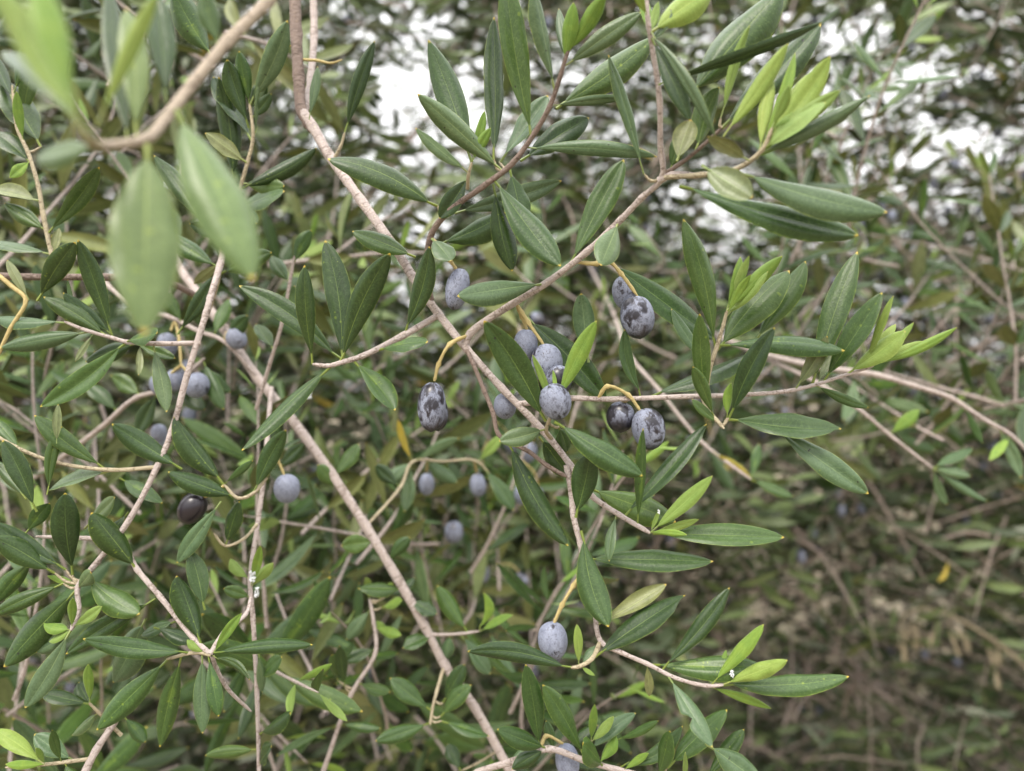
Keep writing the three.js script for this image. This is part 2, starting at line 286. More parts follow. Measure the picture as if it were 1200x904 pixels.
// ---------------------------------------------------------------- the fruiting branch in focus
const fruiting = branch('olive_branch', 'grey olive branch with ripe blue-black olives and sharp green leaves', 'olive branch', [
  ['brown', [3.0, 2.6], [343, -40, 0.376], [345, -10, 0.375], [347, 40, 0.371], [350, 90, 0.368], [353, 128, 0.365], [362, 145, 0.362], [370, 154, 0.359]],
  ['grey', [2.0, 1.7], [366, -30, 0.41], [368, 40, 0.4], [364, 90, 0.385], [357, 135, 0.366]],
  ['grey', [2.6, 1.0], [353, 130, 0.365], [366, 148, 0.36], [385, 181, 0.355], [423, 235, 0.345], [460, 287, 0.335], [497, 345, 0.33], [513, 367, 0.328], [545, 407, 0.322], [588, 455, 0.318], [640, 509, 0.315], [672, 550, 0.312], [692, 580, 0.31], [725, 603, 0.308], [762, 625, 0.305]],
  ['grey', [1.7, 0.8], [545, 405, 0.322], [551, 391, 0.321], [604, 354, 0.315], [640, 332, 0.31], [688, 295, 0.304], [728, 257, 0.298], [752, 232, 0.292], [776, 208, 0.285], [774, 171, 0.28], [773, 117, 0.272], [765, 59, 0.266], [760, 29, 0.262], [757, -10, 0.26]],
  ['grey', [1.5, 1.2], [772, 212, 0.286], [787, 205, 0.283], [821, 207, 0.278]],
  ['young', [1.0, 0.7], [776, 208, 0.285], [821, 205, 0.272], [861, 199, 0.262], [893, 176, 0.256], [905, 150, 0.254]],
  ['brown', [0.9, 0.6], [780, 203, 0.284], [800, 190, 0.28], [821, 173, 0.276], [846, 150, 0.272]],
  ['brown', [1.5, 0.7], [505, 352, 0.329], [500, 325, 0.326], [505, 276, 0.318], [527, 247, 0.312], [564, 220, 0.305], [600, 192, 0.3], [627, 155, 0.295], [645, 123, 0.29], [656, 91, 0.285], [667, 53, 0.28], [676, 10, 0.275]],
  ['grey', [1.5, 0.8], [513, 370, 0.328], [473, 393, 0.323], [423, 418, 0.318], [403, 424, 0.316], [384, 429, 0.315], [366, 427, 0.314]],
  ['grey', [1.4, 0.6], [606, 474, 0.317], [640, 470, 0.314], [667, 467, 0.312], [712, 468, 0.31], [803, 465, 0.307], [867, 463, 0.305], [920, 459, 0.303], [952, 452, 0.302], [987, 441, 0.3], [1024, 429, 0.298]],
  ['young', [1.1, 0.6], [826, 464, 0.306], [832, 431, 0.305], [840, 407, 0.304], [848, 380, 0.303], [852, 364, 0.302]],
  ['young', [1.2, 0.7], [824, 465, 0.306], [829, 480, 0.304], [840, 493, 0.302], [849, 503, 0.3]],
  ['grey', [1.4, 0.7], [664, 545, 0.312], [670, 580, 0.312], [672, 605, 0.31], [680, 637, 0.308], [688, 677, 0.306], [696, 709, 0.305], [704, 752, 0.303], [728, 765, 0.301], [760, 779, 0.3], [792, 795, 0.298], [829, 804, 0.296], [848, 803, 0.295]],
  ['young', [1.0, 0.7], [704, 752, 0.303], [694, 772, 0.301], [680, 781, 0.3], [669, 783, 0.299]],
  ['brown', [1.0, 0.9], [547, 410, 0.321], [553, 423, 0.318], [567, 457, 0.315], [578, 485, 0.313], [584, 509, 0.312], [600, 520, 0.312], [619, 529, 0.311], [640, 545, 0.311], [664, 559, 0.311]],
  ['young', [0.9, 0.6], [646, 514, 0.314], [640, 505, 0.306], [643, 494, 0.302], [650, 478, 0.3], [653, 462, 0.298]],
  ['young', [0.8, 0.6], [390, 188, 0.353], [399, 172, 0.351], [404, 155, 0.35]],
  ['stalk', [0.8, 0.4], [353, 70, 0.37], [372, 71, 0.366], [388, 74, 0.364], [401, 70, 0.362]],
  ['young', [0.8, 0.6], [548, 221, 0.308], [549, 205, 0.302], [553, 190, 0.3]],
], [
  // on the side twig that rises past the sky
  [513, 241, 384, 186, 33, 'd', { r: 12, b: 0.05, s: 0.05, dz: -0.004, bl: 0.6 }], [590, 199, 489, 110, 29, 'g', { r: -8, dz: -0.012 }], [546, 202, 487, 150, 16, 'g', { dz: -0.01 }], [556, 190, 502, 47, 37, 'm', { dz: 0.006, r: -5 }],
  [579, 187, 579, 20, 27, 'd', { r: 28, f: 0.45, s: 0.03 }], [618, 158, 592, -34, 35, 'm', { r: 5, dz: -0.01 }], [550, 206, 515, 256, 26, 'd', { z: 0.006 }], [585, 190, 642, 112, 26, 'g', { z: 0.01 }], [553, 188, 568, 130, 12, 'y', { z: 0.004 }], [556, 190, 575, 150, 14, 'y', {}],
  [644, 105, 625, -18, 20, 'g', { dz: -0.012, r: 30 }], [666, 80, 752, 14, 25, 'g', { dz: -0.004, r: 10 }], [652, 127, 768, 42, 38, 'm', { z: 0.008, r: 8, dz: 0.01 }], [649, 125, 736, 115, 13, 'g', { r: 40, b: 0.05 }], [621, 178, 770, 184, 20, 'g', { r: 25, s: -0.03, b: 0.03, dz: -0.01 }],
  [610, 188, 690, 138, 34, 'd', { z: 0.006, r: 5, bl: 0.8 }], [661, 77, 672, 3, 20, 'y', { dz: -0.01 }], [667, 64, 710, -6, 21, 'y', {}], [664, 70, 655, 10, 14, 'g', {}], [533, 250, 658, 212, 27, 'g', { z: 0.004, r: 10 }], [582, 212, 657, 312, 37, 'm', { dz: -0.012, r: -10 }],
  [578, 216, 600, 318, 30, 'd', { z: 0.004, r: 15 }], [598, 198, 612, 268, 30, 'd', { z: 0.008 }], [512, 288, 592, 249, 32, 'm', { z: 0.004, r: -12 }], [487, 301, 413, 271, 27, 'm', { r: 0, dz: 0, bl: 0.6, d: 0.323 }], [506, 279, 528, 306, 26, 'g', { dz: -0.008, bl: 1, r: -10, d: 0.315 }],
  // on the twig beside the upper limb and the left twig
  [404, 155, 439, 48, 20, 'd', { r: 15 }], [362, 140, 372, 78, 13, 'g', { d: 0.355 }], [473, 390, 503, 289, 28, 'd', { r: -15, dz: -0.01, s: 0.04 }], [397, 424, 457, 297, 34, 'd', { r: 8, dz: -0.012, s: -0.04 }], [402, 423, 381, 282, 34, 'd', { z: 0.004, r: -8, s: 0.04 }], [366, 426, 357, 311, 25, 'd', { r: 5, dz: -0.008 }],
  [399, 420, 280, 335, 30, 'd', { z: 0.005, r: -10, s: 0.05 }], [444, 411, 501, 401, 18, 'm', { r: -30, bl: 0.7 }], [414, 423, 463, 481, 29, 'm', { dz: -0.006, r: -15, s: -0.05 }], [388, 431, 283, 528, 20, 'd', { r: 35, s: 0.06, dz: -0.014 }],
  // on the right-hand limb
  [638, 331, 536, 347, 33, 'g', { dz: -0.014, r: 5, bl: 0.5 }], [668, 310, 731, 187, 35, 'm', { z: 0.002, r: -5, dz: 0.004 }], [726, 260, 704, 311, 33, 'g', { dz: -0.016, r: -20, bl: 0.3 }], [716, 308, 838, 398, 34, 'm', { d: 0.312, r: -8, dz: 0.006 }], [690, 425, 681, 344, 29, 'g', { d: 0.318, bl: 0.9, r: 0 }],
  [755, 204, 713, 64, 17, 'g', { r: 25, s: 0.03, dz: -0.01 }], [770, 40, 809, 142, 25, 'd', { dz: -0.004, r: 12 }], [766, 34, 839, 162, 16, 'g', { dz: -0.01, r: 35, s: -0.04 }], [766, 38, 835, -12, 36, 'y', { r: 5, dz: 0.004 }], [760, 45, 748, -8, 15, 'y', {}], [762, 40, 772, 2, 12, 'y', {}], [763, 52, 786, 10, 16, 'g', {}], [758, 20, 742, -20, 13, 'y', {}],
  [808, 112, 917, -14, 56, 'm', { d: 0.275, r: 5, dz: 0.004 }], [772, 100, 963, 27, 15, 'd', { d: 0.266, r: 62, b: 0.05, dz: -0.006, free: 1 }], [845, 138, 879, 30, 14, 'y', { r: 30, dz: -0.004 }], [846, 150, 962, 28, 44, 'd', { d: 0.274, r: 10, dz: 0.006 }], [848, 160, 924, 51, 22, 'y', { d: 0.26, r: 15, dz: -0.004 }],
  [892, 178, 932, 62, 15, 'y', { r: 20 }], [897, 172, 973, 66, 30, 'y', { r: -5 }], [900, 172, 985, 106, 22, 'y', { r: 10 }], [905, 152, 941, 128, 13, 'y', {}], [895, 180, 968, 120, 25, 'y', { r: 170 }], [888, 186, 1020, 112, 20, 'g', { r: 20, dz: -0.008 }], [903, 150, 925, 100, 15, 'y', {}], [890, 180, 906, 92, 18, 'p', { r: 15 }], [894, 176, 952, 84, 22, 'p', { r: -10, z: 0.004 }], [886, 186, 948, 92, 20, 'y', { z: 0.008 }], [898, 170, 990, 130, 16, 'p', { r: 25 }], [880, 190, 940, 150, 18, 'y', { r: 40 }],
  [868, 203, 1040, 249, 36, 'g', { d: 0.256, r: -10, s: 0.04, dz: -0.006, bl: 0.5 }], [797, 217, 1006, 276, 34, 'm', { d: 0.266, r: -15, s: 0.05, dz: -0.002, bl: 0.5 }], [793, 190, 810, 141, 30, 'u', { d: 0.272, bl: 0.9, r: 0 }], [823, 195, 882, 232, 36, 'u', { d: 0.255, bl: 0.9, r: 5, dz: -0.01 }], [878, 188, 829, 160, 19, 'u', { d: 0.256, r: -40, dz: -0.006 }], [815, 178, 843, 102, 30, 'm', { z: 0.006 }], [785, 200, 803, 150, 22, 'm', { z: 0.01 }],
  // round the olives
  [640, 494, 567, 376, 38, 'd', { z: -0.004, dz: -0.012, r: -5, s: 0.03 }], [618, 372, 711, 470, 36, 'd', { d: 0.328, r: -5, dz: -0.006, bl: 0.6 }], [652, 474, 699, 376, 23, 'y', { dz: -0.014, r: 0 }], [650, 480, 624, 416, 10, 'y', { dz: -0.008 }], [652, 468, 648, 434, 6, 'y', {}], [748, 465, 732, 386, 17, 'm', { r: 35, s: -0.08, dz: -0.004 }],
  [763, 464, 884, 412, 28, 'd', { z: 0.008, r: -45, dz: 0.01 }], [827, 476, 820, 368, 23, 'm', { dz: -0.012, r: -15 }], [838, 408, 801, 257, 31, 'm', { r: 10, dz: -0.002, s: 0.03 }], [830, 430, 787, 362, 17, 'g', { z: 0.004, r: 20 }], [836, 492, 812, 430, 18, 'm', { dz: -0.01 }], [845, 496, 811, 468, 12, 'm', {}],
  [851, 366, 868, 301, 16, 'y', {}], [852, 364, 917, 300, 19, 'y', { r: 5 }], [852, 368, 881, 338, 11, 'p', {}], [850, 372, 900, 318, 13, 'p', { z: 0.003 }], [853, 362, 878, 300, 12, 'p', { z: 0.004 }], [851, 370, 880, 322, 11, 'y', {}], [840, 410, 925, 317, 44, 'm', { z: 0.005, r: -5, dz: 0.004 }], [884, 402, 944, 306, 33, 'm', { d: 0.318, r: 5, dz: 0.004 }], [842, 404, 990, 411, 24, 'm', { r: -20, b: 0.03, s: -0.05, dz: -0.012 }],
  [854, 490, 908, 384, 29, 'd', { r: -5, dz: -0.014 }], [952, 450, 1005, 295, 33, 'm', { z: 0.002, r: 10, dz: 0.008 }], [962, 446, 1034, 343, 29, 'm', { r: -5 }], [932, 457, 970, 394, 21, 'u', { r: 5, dz: -0.008 }], [958, 449, 972, 412, 11, 'u', { r: 20 }], [1012, 430, 1047, 347, 11, 'y', {}], [990, 440, 1061, 388, 27, 'y', { r: -10, dz: -0.01 }], [1026, 428, 1071, 378, 12, 'y', {}], [1022, 430, 1122, 384, 13, 'y', { s: 0.04, r: 20 }], [1018, 430, 1082, 400, 13, 'p', { r: 30 }], [1005, 434, 1050, 380, 14, 'p', { r: -20 }],
  [954, 454, 1018, 478, 13, 'm', { r: 30 }], [851, 491, 986, 503, 33, 'm', { r: -8, bite: 0.95, dz: -0.006 }], [905, 498, 1018, 579, 31, 'g', { r: -5, dz: -0.01, d: 0.304 }], [852, 490, 857, 449, 12, 'y', {}], [650, 494, 753, 558, 34, 'm', { z: -0.008, r: -5, dz: -0.006 }], [640, 503, 585, 517, 25, 'g', { r: -10, dz: -0.004, bl: 0.7 }],
  [590, 523, 666, 640, 31, 'd', { r: -8, dz: -0.008, s: 0.04 }], [675, 607, 692, 531, 35, 'd', { d: 0.303, r: 8, dz: -0.006, bl: 0.7 }], [748, 616, 754, 502, 15, 'm', { r: 35, dz: -0.014 }], [733, 600, 828, 497, 24, 'd', { r: -20, dz: 0.004, s: 0.03 }], [768, 622, 835, 558, 20, 'y', { r: 5 }], [690, 572, 792, 612, 38, 'm', { d: 0.316, r: -10 }], [765, 625, 919, 630, 29, 'm', { d: 0.31, r: -10, dz: -0.006 }],
  [762, 624, 819, 609, 11, 'y', {}], [760, 625, 805, 627, 9, 'y', {}], [763, 624, 773, 598, 6, 'y', {}], [684, 655, 836, 658, 29, 'm', { z: 0.004, r: -10, dz: -0.004 }], [681, 622, 713, 735, 37, 'm', { r: -5, dz: -0.014, s: 0.05, bl: 0.5, z: -0.002 }], [721, 604, 714, 658, 15, 'g', { r: 30 }], [632, 512, 668, 560, 30, 'd', { z: 0.008 }], [655, 500, 665, 530, 24, 'd', { z: 0.01 }],
  [697, 735, 781, 685, 21, 'u', { r: 10, z: 0.003, dz: 0 }], [696, 772, 803, 698, 32, 'd', { r: -5, dz: -0.004, bite: 0.94 }], [778, 782, 855, 689, 24, 'd', { r: 5 }], [760, 779, 893, 781, 31, 'm', { z: 0.005, r: -10 }], [846, 803, 995, 793, 28, 'm', { z: 0.003, r: -12, dz: 0 }], [833, 803, 895, 732, 19, 'y', { r: 0 }], [842, 803, 851, 762, 9, 'y', {}], [846, 803, 923, 774, 20, 'y', { w: 0.3, dz: -0.008 }], [829, 805, 904, 831, 12, 'y', { r: 30 }],
  [757, 779, 761, 816, 12, 'u', { r: 10 }], [672, 782, 548, 764, 25, 'd', { r: -15, s: 0.06, dz: -0.008 }], [678, 780, 676, 732, 12, 'y', {}], [680, 779, 702, 757, 15, 'g', {}], [680, 781, 697, 792, 6, 'y', {}], [782, 793, 835, 876, 24, 'g', { bite: 0.55, r: -10, dz: -0.02 }],
], [
  [506, 477, 33, 58, 'p', -2, -0.004, [551, 392, 527, 404, 514, 427, 509, 447]], [512, 484, 27, 42, 'k', 4, 0.006, null], [536, 339, 28, 49, 'b', -12, -0.002, [505, 277, 518, 293, 527, 305, 535, 316]], [733, 343, 31, 40, 'b', 5, 0.014, null], [747, 372, 40, 50, 'p', 8, 0, [674, 307, 700, 309, 712, 305, 728, 321, 747, 347]],
  [616, 404, 28, 36, 'l', 0, 0.004, [605, 355, 612, 372, 618, 388]], [641, 426, 37, 46, 'b', 5, 0, [605, 355, 619, 378, 637, 404]], [651, 471, 37, 43, 'b', 15, -0.002, null], [592, 476, 27, 31, 'l', 0, 0.006, null], [655, 446, 30, 36, 'k', 10, 0.012, null],
  [727, 489, 33, 36, 'k', 0, 0.004, [736, 467, 729, 472]], [760, 503, 39, 49, 'p', 12, -0.003, [700, 468, 712, 453, 736, 463, 750, 481]], [648, 751, 35, 43, 'l', 8, 0, [686, 668, 672, 687, 659, 709, 649, 731]],
]);

// ---------------------------------------------------------------- the twig close to the lens
const nearShoot = branch('olive_branch', 'out-of-focus olive shoot with broad pale leaves hanging close to the lens', 'olive branch', [
  ['near', [1.8, 0.9], [330, -18, 0.215], [315, 0, 0.212], [267, 48, 0.203], [227, 96, 0.194], [192, 141, 0.184], [171, 163, 0.177], [120, 171, 0.168], [100, 160, 0.15], [92, 150, 0.135]],
  ['young', [0.9, 0.6], [118, 170, 0.168], [104, 160, 0.14], [84, 135, 0.128]],
], [
  [173, 168, 169, 391, 80, 'f', { r: -4, d: 0.168, dz: -0.014, bl: 0.2, f: 0.2, tw: 0.1, b: 0.02, sh: 0.98 }], [207, 128, 296, 328, 68, 'f', { r: -8, d: 0.176, dz: -0.012, f: 0.2, bl: 0.3, tw: -0.1, sh: 1.05 }], [115, 172, 42, 184, 32, 'g', { r: 20, dz: 0.004 }], [104, 160, -14, -30, 46, 'p', { d: 0.13, r: -25, dz: 0.0 }], [84, 140, 40, -30, 40, 'y', { d: 0.128, dz: 0.004, r: 20 }], [96, 150, 20, 20, 26, 'p', { d: 0.125, dz: -0.004, r: 30 }],
  [112, 150, 186, -12, 20, 'p', { d: 0.168, r: 25, dz: 0.0 }], [160, 160, 148, 10, 36, 'f', { d: 0.18, r: 10, dz: 0.012 }], [195, 120, 180, -14, 36, 'd', { d: 0.196, r: 15, dz: 0.01 }], [256, 56, 238, -14, 28, 'm', { d: 0.21, r: 10 }], [92, 145, 8, 60, 34, 'd', { d: 0.17, r: 20, dz: 0.02 }], [225, 98, 212, 92, 8, 'y', {}], [150, 168, 128, -20, 30, 'd', { d: 0.188, dz: 0.02 }],
]);

// ---------------------------------------------------------------- branches on the side of the long pale stem
branch('olive_branch', 'slender olive twigs with dark narrow leaves above the horizontal purplish twig', 'olive branch', [
  ['young', [1.2, 0.7], [70, 327, 0.345], [63, 308, 0.345], [50, 250, 0.346], [45, 220, 0.346], [33, 180, 0.347], [20, 150, 0.348], [14, 100, 0.35]],
  ['brown', [1.7, 1.5], [-60, 324, 0.34], [0, 324, 0.342], [60, 325, 0.345], [124, 325, 0.35], [190, 329, 0.37], [240, 352, 0.39]],
  ['stalk', [1.0, 0.8], [-8, 318, 0.338], [14, 336, 0.337], [30, 352, 0.336], [12, 385, 0.334], [-4, 420, 0.332]],
  ['grey', [1.2, 0.7], [235, 402, 0.345], [190, 403, 0.342], [149, 401, 0.339], [131, 396, 0.338], [100, 387, 0.336], [75, 377, 0.335]],
  ['young', [1.0, 0.7], [275, 240, 0.36], [280, 224, 0.358], [290, 190, 0.356], [296, 165, 0.355], [296, 150, 0.354], [292, 120, 0.355]],
  ['young', [1.1, 0.8], [275, 240, 0.36], [262, 280, 0.365], [255, 330, 0.37], [240, 380, 0.38]],
], [
  [30, 165, 19, 107, 12, 'y', {}], [48, 172, 6, 94, 40, 'd', { z: 0.004 }], [38, 190, -6, 155, 24, 'd', {}], [40, 186, 11, 208, 14, 'y', {}], [46, 236, -14, 224, 18, 'u', { r: 30 }], [56, 297, -14, 283, 14, 'g', { r: 30 }], [62, 272, 116, 196, 24, 'm', { r: 15 }], [54, 272, 5, 238, 22, 'm', {}], [66, 300, 69, 268, 11, 'u', {}], [24, 150, 42, 70, 20, 'm', { z: 0.01 }], [18, 120, -10, 60, 18, 'd', {}], [18, 110, 40, 40, 16, 'm', {}],
  [43, 353, 88, 284, 29, 'd', { r: 10, dz: -0.008, d: 0.335 }], [131, 393, 91, 281, 24, 'd', { r: -20, z: 0.002 }], [34, 352, 8, 305, 12, 'u', { d: 0.337 }], [104, 392, 0, 408, 23, 'g', { r: -15, dz: -0.006 }], [128, 393, 51, 348, 24, 'd', { r: -10 }], [77, 378, -6, 372, 14, 'g', { r: 30 }], [149, 403, 47, 477, 29, 'm', { r: -5, s: -0.05, dz: -0.01 }], [179, 404, 195, 483, 20, 'g', { r: -10 }], [146, 401, 184, 390, 20, 'm', { r: 0, dz: -0.01 }], [110, 391, 88, 424, 8, 'u', {}], [132, 394, 74, 343, 22, 'd', { z: 0.006 }], [82, 378, 79, 328, 6, 'm', {}], [160, 402, 100, 424, 24, 'd', { z: 0.008 }], [155, 400, 205, 420, 16, 'm', { z: 0.006 }], [165, 403, 162, 440, 9, 'u', {}],
  [250, 312, 190, 273, 24, 'm', { r: -10 }], [208, 392, 252, 324, 23, 'd', { d: 0.372 }], [262, 308, 227, 333, 13, 'u', { r: -20 }], [238, 262, 180, 182, 26, 'd', { d: 0.35, r: -10, s: 0.03 }], [285, 225, 371, 173, 21, 'd', { r: 20, s: 0.05 }], [291, 165, 250, 90, 26, 'd', { r: 20 }], [274, 214, 256, 90, 27, 'd', { z: 0.006, r: -15 }], [250, 70, 202, -14, 38, 'm', { d: 0.35, r: -10 }], [292, 150, 266, 70, 24, 'd', { z: 0.002, r: 25 }], [286, 192, 240, 156, 22, 'u', { r: 15, dz: -0.012 }], [297, 163, 341, 53, 12, 'g', { r: 45, s: -0.1 }], [292, 125, 337, 24, 29, 'g', { r: 10 }], [292, 130, 312, 92, 20, 'd', { z: 0.01 }], [284, 215, 333, 218, 22, 'm', { z: 0.01 }], [270, 250, 333, 224, 22, 'g', { z: 0.01 }], [258, 320, 318, 296, 24, 'm', {}], [262, 280, 222, 262, 18, 'd', {}], [292, 140, 318, 110, 16, 'd', {}], [294, 125, 280, 60, 18, 'm', {}], [275, 235, 300, 262, 20, 'd', {}],
]);

branch('olive_branch', 'olive twigs with one glossy black olive among long dark leaves', 'olive branch', [
  ['grey', [1.6, 1.0], [272, 262, 0.38], [258, 310, 0.362], [246, 350, 0.35], [242, 365, 0.348], [219, 440, 0.342], [200, 509, 0.338], [184, 547, 0.335], [149, 613, 0.33], [107, 667, 0.327], [91, 688, 0.325], [92, 717, 0.323], [83, 739, 0.321]],
  ['young', [1.0, 0.7], [181, 548, 0.335], [128, 551, 0.332], [61, 541, 0.328], [16, 523, 0.325], [-6, 510, 0.324]],
  ['grey', [1.3, 1.0], [130, 634, 0.332], [150, 650, 0.331], [160, 667, 0.329], [187, 699, 0.326], [227, 749, 0.321], [248, 768, 0.318]],
  ['young', [0.9, 0.7], [248, 768, 0.318], [229, 765, 0.32], [195, 773, 0.322]],
  ['grey', [1.1, 0.8], [246, 767, 0.318], [262, 742, 0.325], [288, 720, 0.335], [294, 700, 0.342]],
  ['grey', [1.0, 0.7], [248, 768, 0.318], [254, 785, 0.324], [267, 808, 0.33], [294, 834, 0.34]],
  ['young', [0.9, 0.7], [312, 560, 0.35], [296, 579, 0.345], [279, 584, 0.342], [262, 568, 0.342]],
  ['young', [0.8, 0.6], [301, 615, 0.36], [285, 632, 0.352], [264, 640, 0.348], [250, 625, 0.346]],
  ['grey', [1.0, 0.8], [138, 632, 0.331], [100, 631, 0.333], [42, 629, 0.336]],
  ['young', [0.9, 0.6], [142, 862, 0.34], [130, 850, 0.338], [115, 835, 0.335], [104, 824, 0.333]],
  ['grey', [1.7, 1.3], [96, 912, 0.33], [112, 880, 0.334], [133, 848, 0.338], [150, 815, 0.345]],
  ['young', [0.9, 0.6], [103, 890, 0.333], [80, 893, 0.33], [56, 896, 0.328], [30, 898, 0.326], [6, 900, 0.325]],
], [
  [213, 550, 131, 497, 29, 'd', { r: -5, dz: -0.006, d: 0.336 }], [261, 566, 204, 488, 30, 'd', { r: 5, dz: -0.004 }], [279, 583, 197, 553, 25, 'd', { r: -15, dz: -0.008 }], [125, 549, 40, 487, 25, 'm', { r: -5 }], [128, 553, 56, 576, 17, 'g', { r: 25 }], [55, 580, 72, 500, 15, 'm', { s: -0.04, d: 0.322, r: 30 }], [66, 520, 68, 474, 11, 'u', { d: 0.322 }], [43, 600, 3, 516, 26, 'd', { r: -10, d: 0.32 }], [30, 585, -6, 540, 20, 'd', { d: 0.326 }], [22, 528, -8, 490, 16, 'm', {}],
  [85, 674, 76, 578, 33, 'd', { r: 0, dz: -0.01, bl: 0.5 }], [163, 668, 107, 601, 33, 'd', { r: 5, dz: -0.008, bl: 0.6 }], [30, 625, 58, 590, 21, 'm', { d: 0.325 }], [77, 668, -8, 612, 27, 'd', { r: -10, dz: -0.004 }], [64, 672, -8, 630, 29, 'd', { r: -8, dz: -0.01 }], [98, 620, 134, 583, 18, 'g', { d: 0.336 }], [296, 579, 335, 504, 25, 'd', { r: 10 }], [259, 588, 207, 660, 23, 'g', { r: -10, d: 0.338 }], [239, 756, 207, 675, 31, 'd', { r: 0, bl: 0.6 }], [240, 715, 222, 645, 27, 'd', { d: 0.333, r: 10 }], [264, 638, 280, 588, 21, 'd', { r: -10 }], [262, 568, 296, 540, 10, 'm', { r: 20 }], [150, 600, 118, 640, 16, 'd', { d: 0.34 }], [140, 560, 190, 590, 20, 'm', { d: 0.35 }],
  [222, 757, 97, 749, 25, 'd', { r: -10, dz: -0.012, s: -0.02 }], [196, 771, 113, 856, 31, 'm', { r: -5, dz: -0.006 }], [212, 770, 187, 876, 26, 'm', { r: 0, d: 0.322 }], [236, 768, 237, 860, 23, 'g', { r: 5, dz: -0.008 }], [243, 770, 256, 840, 20, 'm', { r: -10 }], [247, 766, 366, 756, 19, 'd', { r: 20, s: -0.03, dz: -0.01 }], [248, 768, 292, 797, 10, 'd', { r: 45, s: -0.1 }], [248, 768, 283, 719, 13, 'y', { r: 25 }], [240, 767, 219, 750, 12, 'y', {}], [182, 702, 77, 767, 25, 'd', { r: -15, z: 0.002, s: 0.03 }], [104, 681, 163, 720, 33, 'm', { r: -5, bl: 0.7 }],
  [85, 738, 29, 830, 28, 'g', { r: -5, dz: -0.012, s: -0.03 }], [82, 690, 4, 782, 36, 'd', { r: -5, dz: -0.006, bl: 0.5 }], [74, 684, -10, 722, 22, 'd', { r: -10 }], [40, 655, -6, 708, 24, 'm', { d: 0.328 }], [87, 737, 119, 711, 15, 'y', {}], [83, 737, 85, 701, 11, 'y', {}], [82, 738, 51, 730, 16, 'y', {}], [82, 740, 57, 752, 11, 'y', {}], [84, 690, 55, 675, 10, 'y', { s: 0.1 }], [86, 690, 106, 671, 20, 'g', { bl: 1, dz: -0.006 }], [80, 742, 42, 765, 20, 'g', { z: 0.005 }], [170, 726, 132, 800, 40, 'g', { d: 0.345 }], [180, 735, 230, 752, 20, 'd', { d: 0.335 }], [205, 728, 165, 745, 16, 'm', { d: 0.34 }],
  [106, 826, 92, 800, 24, 'd', { z: 0.004 }], [104, 826, 103, 779, 12, 'y', {}], [114, 836, 84, 862, 12, 'g', {}], [107, 824, 48, 813, 18, 'd', {}], [53, 893, -8, 855, 20, 'y', { r: 10 }], [57, 896, 6, 896, 11, 'y', {}], [86, 892, 40, 861, 26, 'g', { r: -10 }], [72, 893, 61, 856, 12, 'm', { r: 25 }], [53, 896, 42, 877, 8, 'y', {}], [76, 896, 92, 930, 18, 'm', {}], [145, 840, 170, 870, 18, 'm', { d: 0.36 }],
], [
  [225, 596, 31, 39, 'x', -32, 0.0, [262, 570, 246, 580, 233, 584]],
]);

branch('olive_branch', 'short olive twig with upright bright leaves below the single hanging olive', 'olive branch', [
  ['grey', [1.7, 1.1], [520, 935, 0.36], [560, 906, 0.352], [600, 893, 0.345], [643, 878, 0.338], [683, 891, 0.334], [725, 903, 0.33], [765, 912, 0.328], [810, 925, 0.326]],
  ['young', [0.9, 0.6], [686, 891, 0.334], [690, 878, 0.332], [693, 868, 0.33]],
], [
  [631, 877, 616, 779, 26, 'm', { r: 0, dz: -0.006 }], [684, 888, 636, 803, 26, 'm', { r: 5 }], [643, 877, 583, 855, 25, 'm', { r: -10 }], [693, 870, 697, 826, 11, 'y', {}], [694, 872, 719, 840, 12, 'y', {}], [690, 880, 745, 836, 20, 'g', { r: -5 }], [707, 904, 683, 872, 25, 'm', { r: 10, dz: -0.014, bl: 0.7 }], [725, 900, 800, 851, 20, 'm', { s: 0.1, r: 5 }], [722, 868, 772, 845, 11, 'm', { d: 0.335 }], [730, 901, 760, 883, 10, 'y', {}], [702, 894, 722, 862, 16, 'y', {}], [770, 912, 785, 857, 21, 'm', {}], [782, 900, 852, 832, 30, 'm', { r: -5 }], [825, 915, 872, 855, 21, 'm', {}], [828, 872, 895, 920, 34, 'g', { d: 0.31, r: -10 }], [800, 918, 803, 882, 7, 'y', {}], [598, 897, 625, 878, 16, 'g', {}], [650, 880, 640, 845, 14, 'm', { z: 0.006 }], [660, 884, 700, 850, 18, 'd', { z: 0.01 }], [640, 880, 600, 902, 20, 'd', {}],
], [[665, 893, 28, 40, 'l', 10, 0.004, [632, 880, 640, 863, 660, 872]]]);

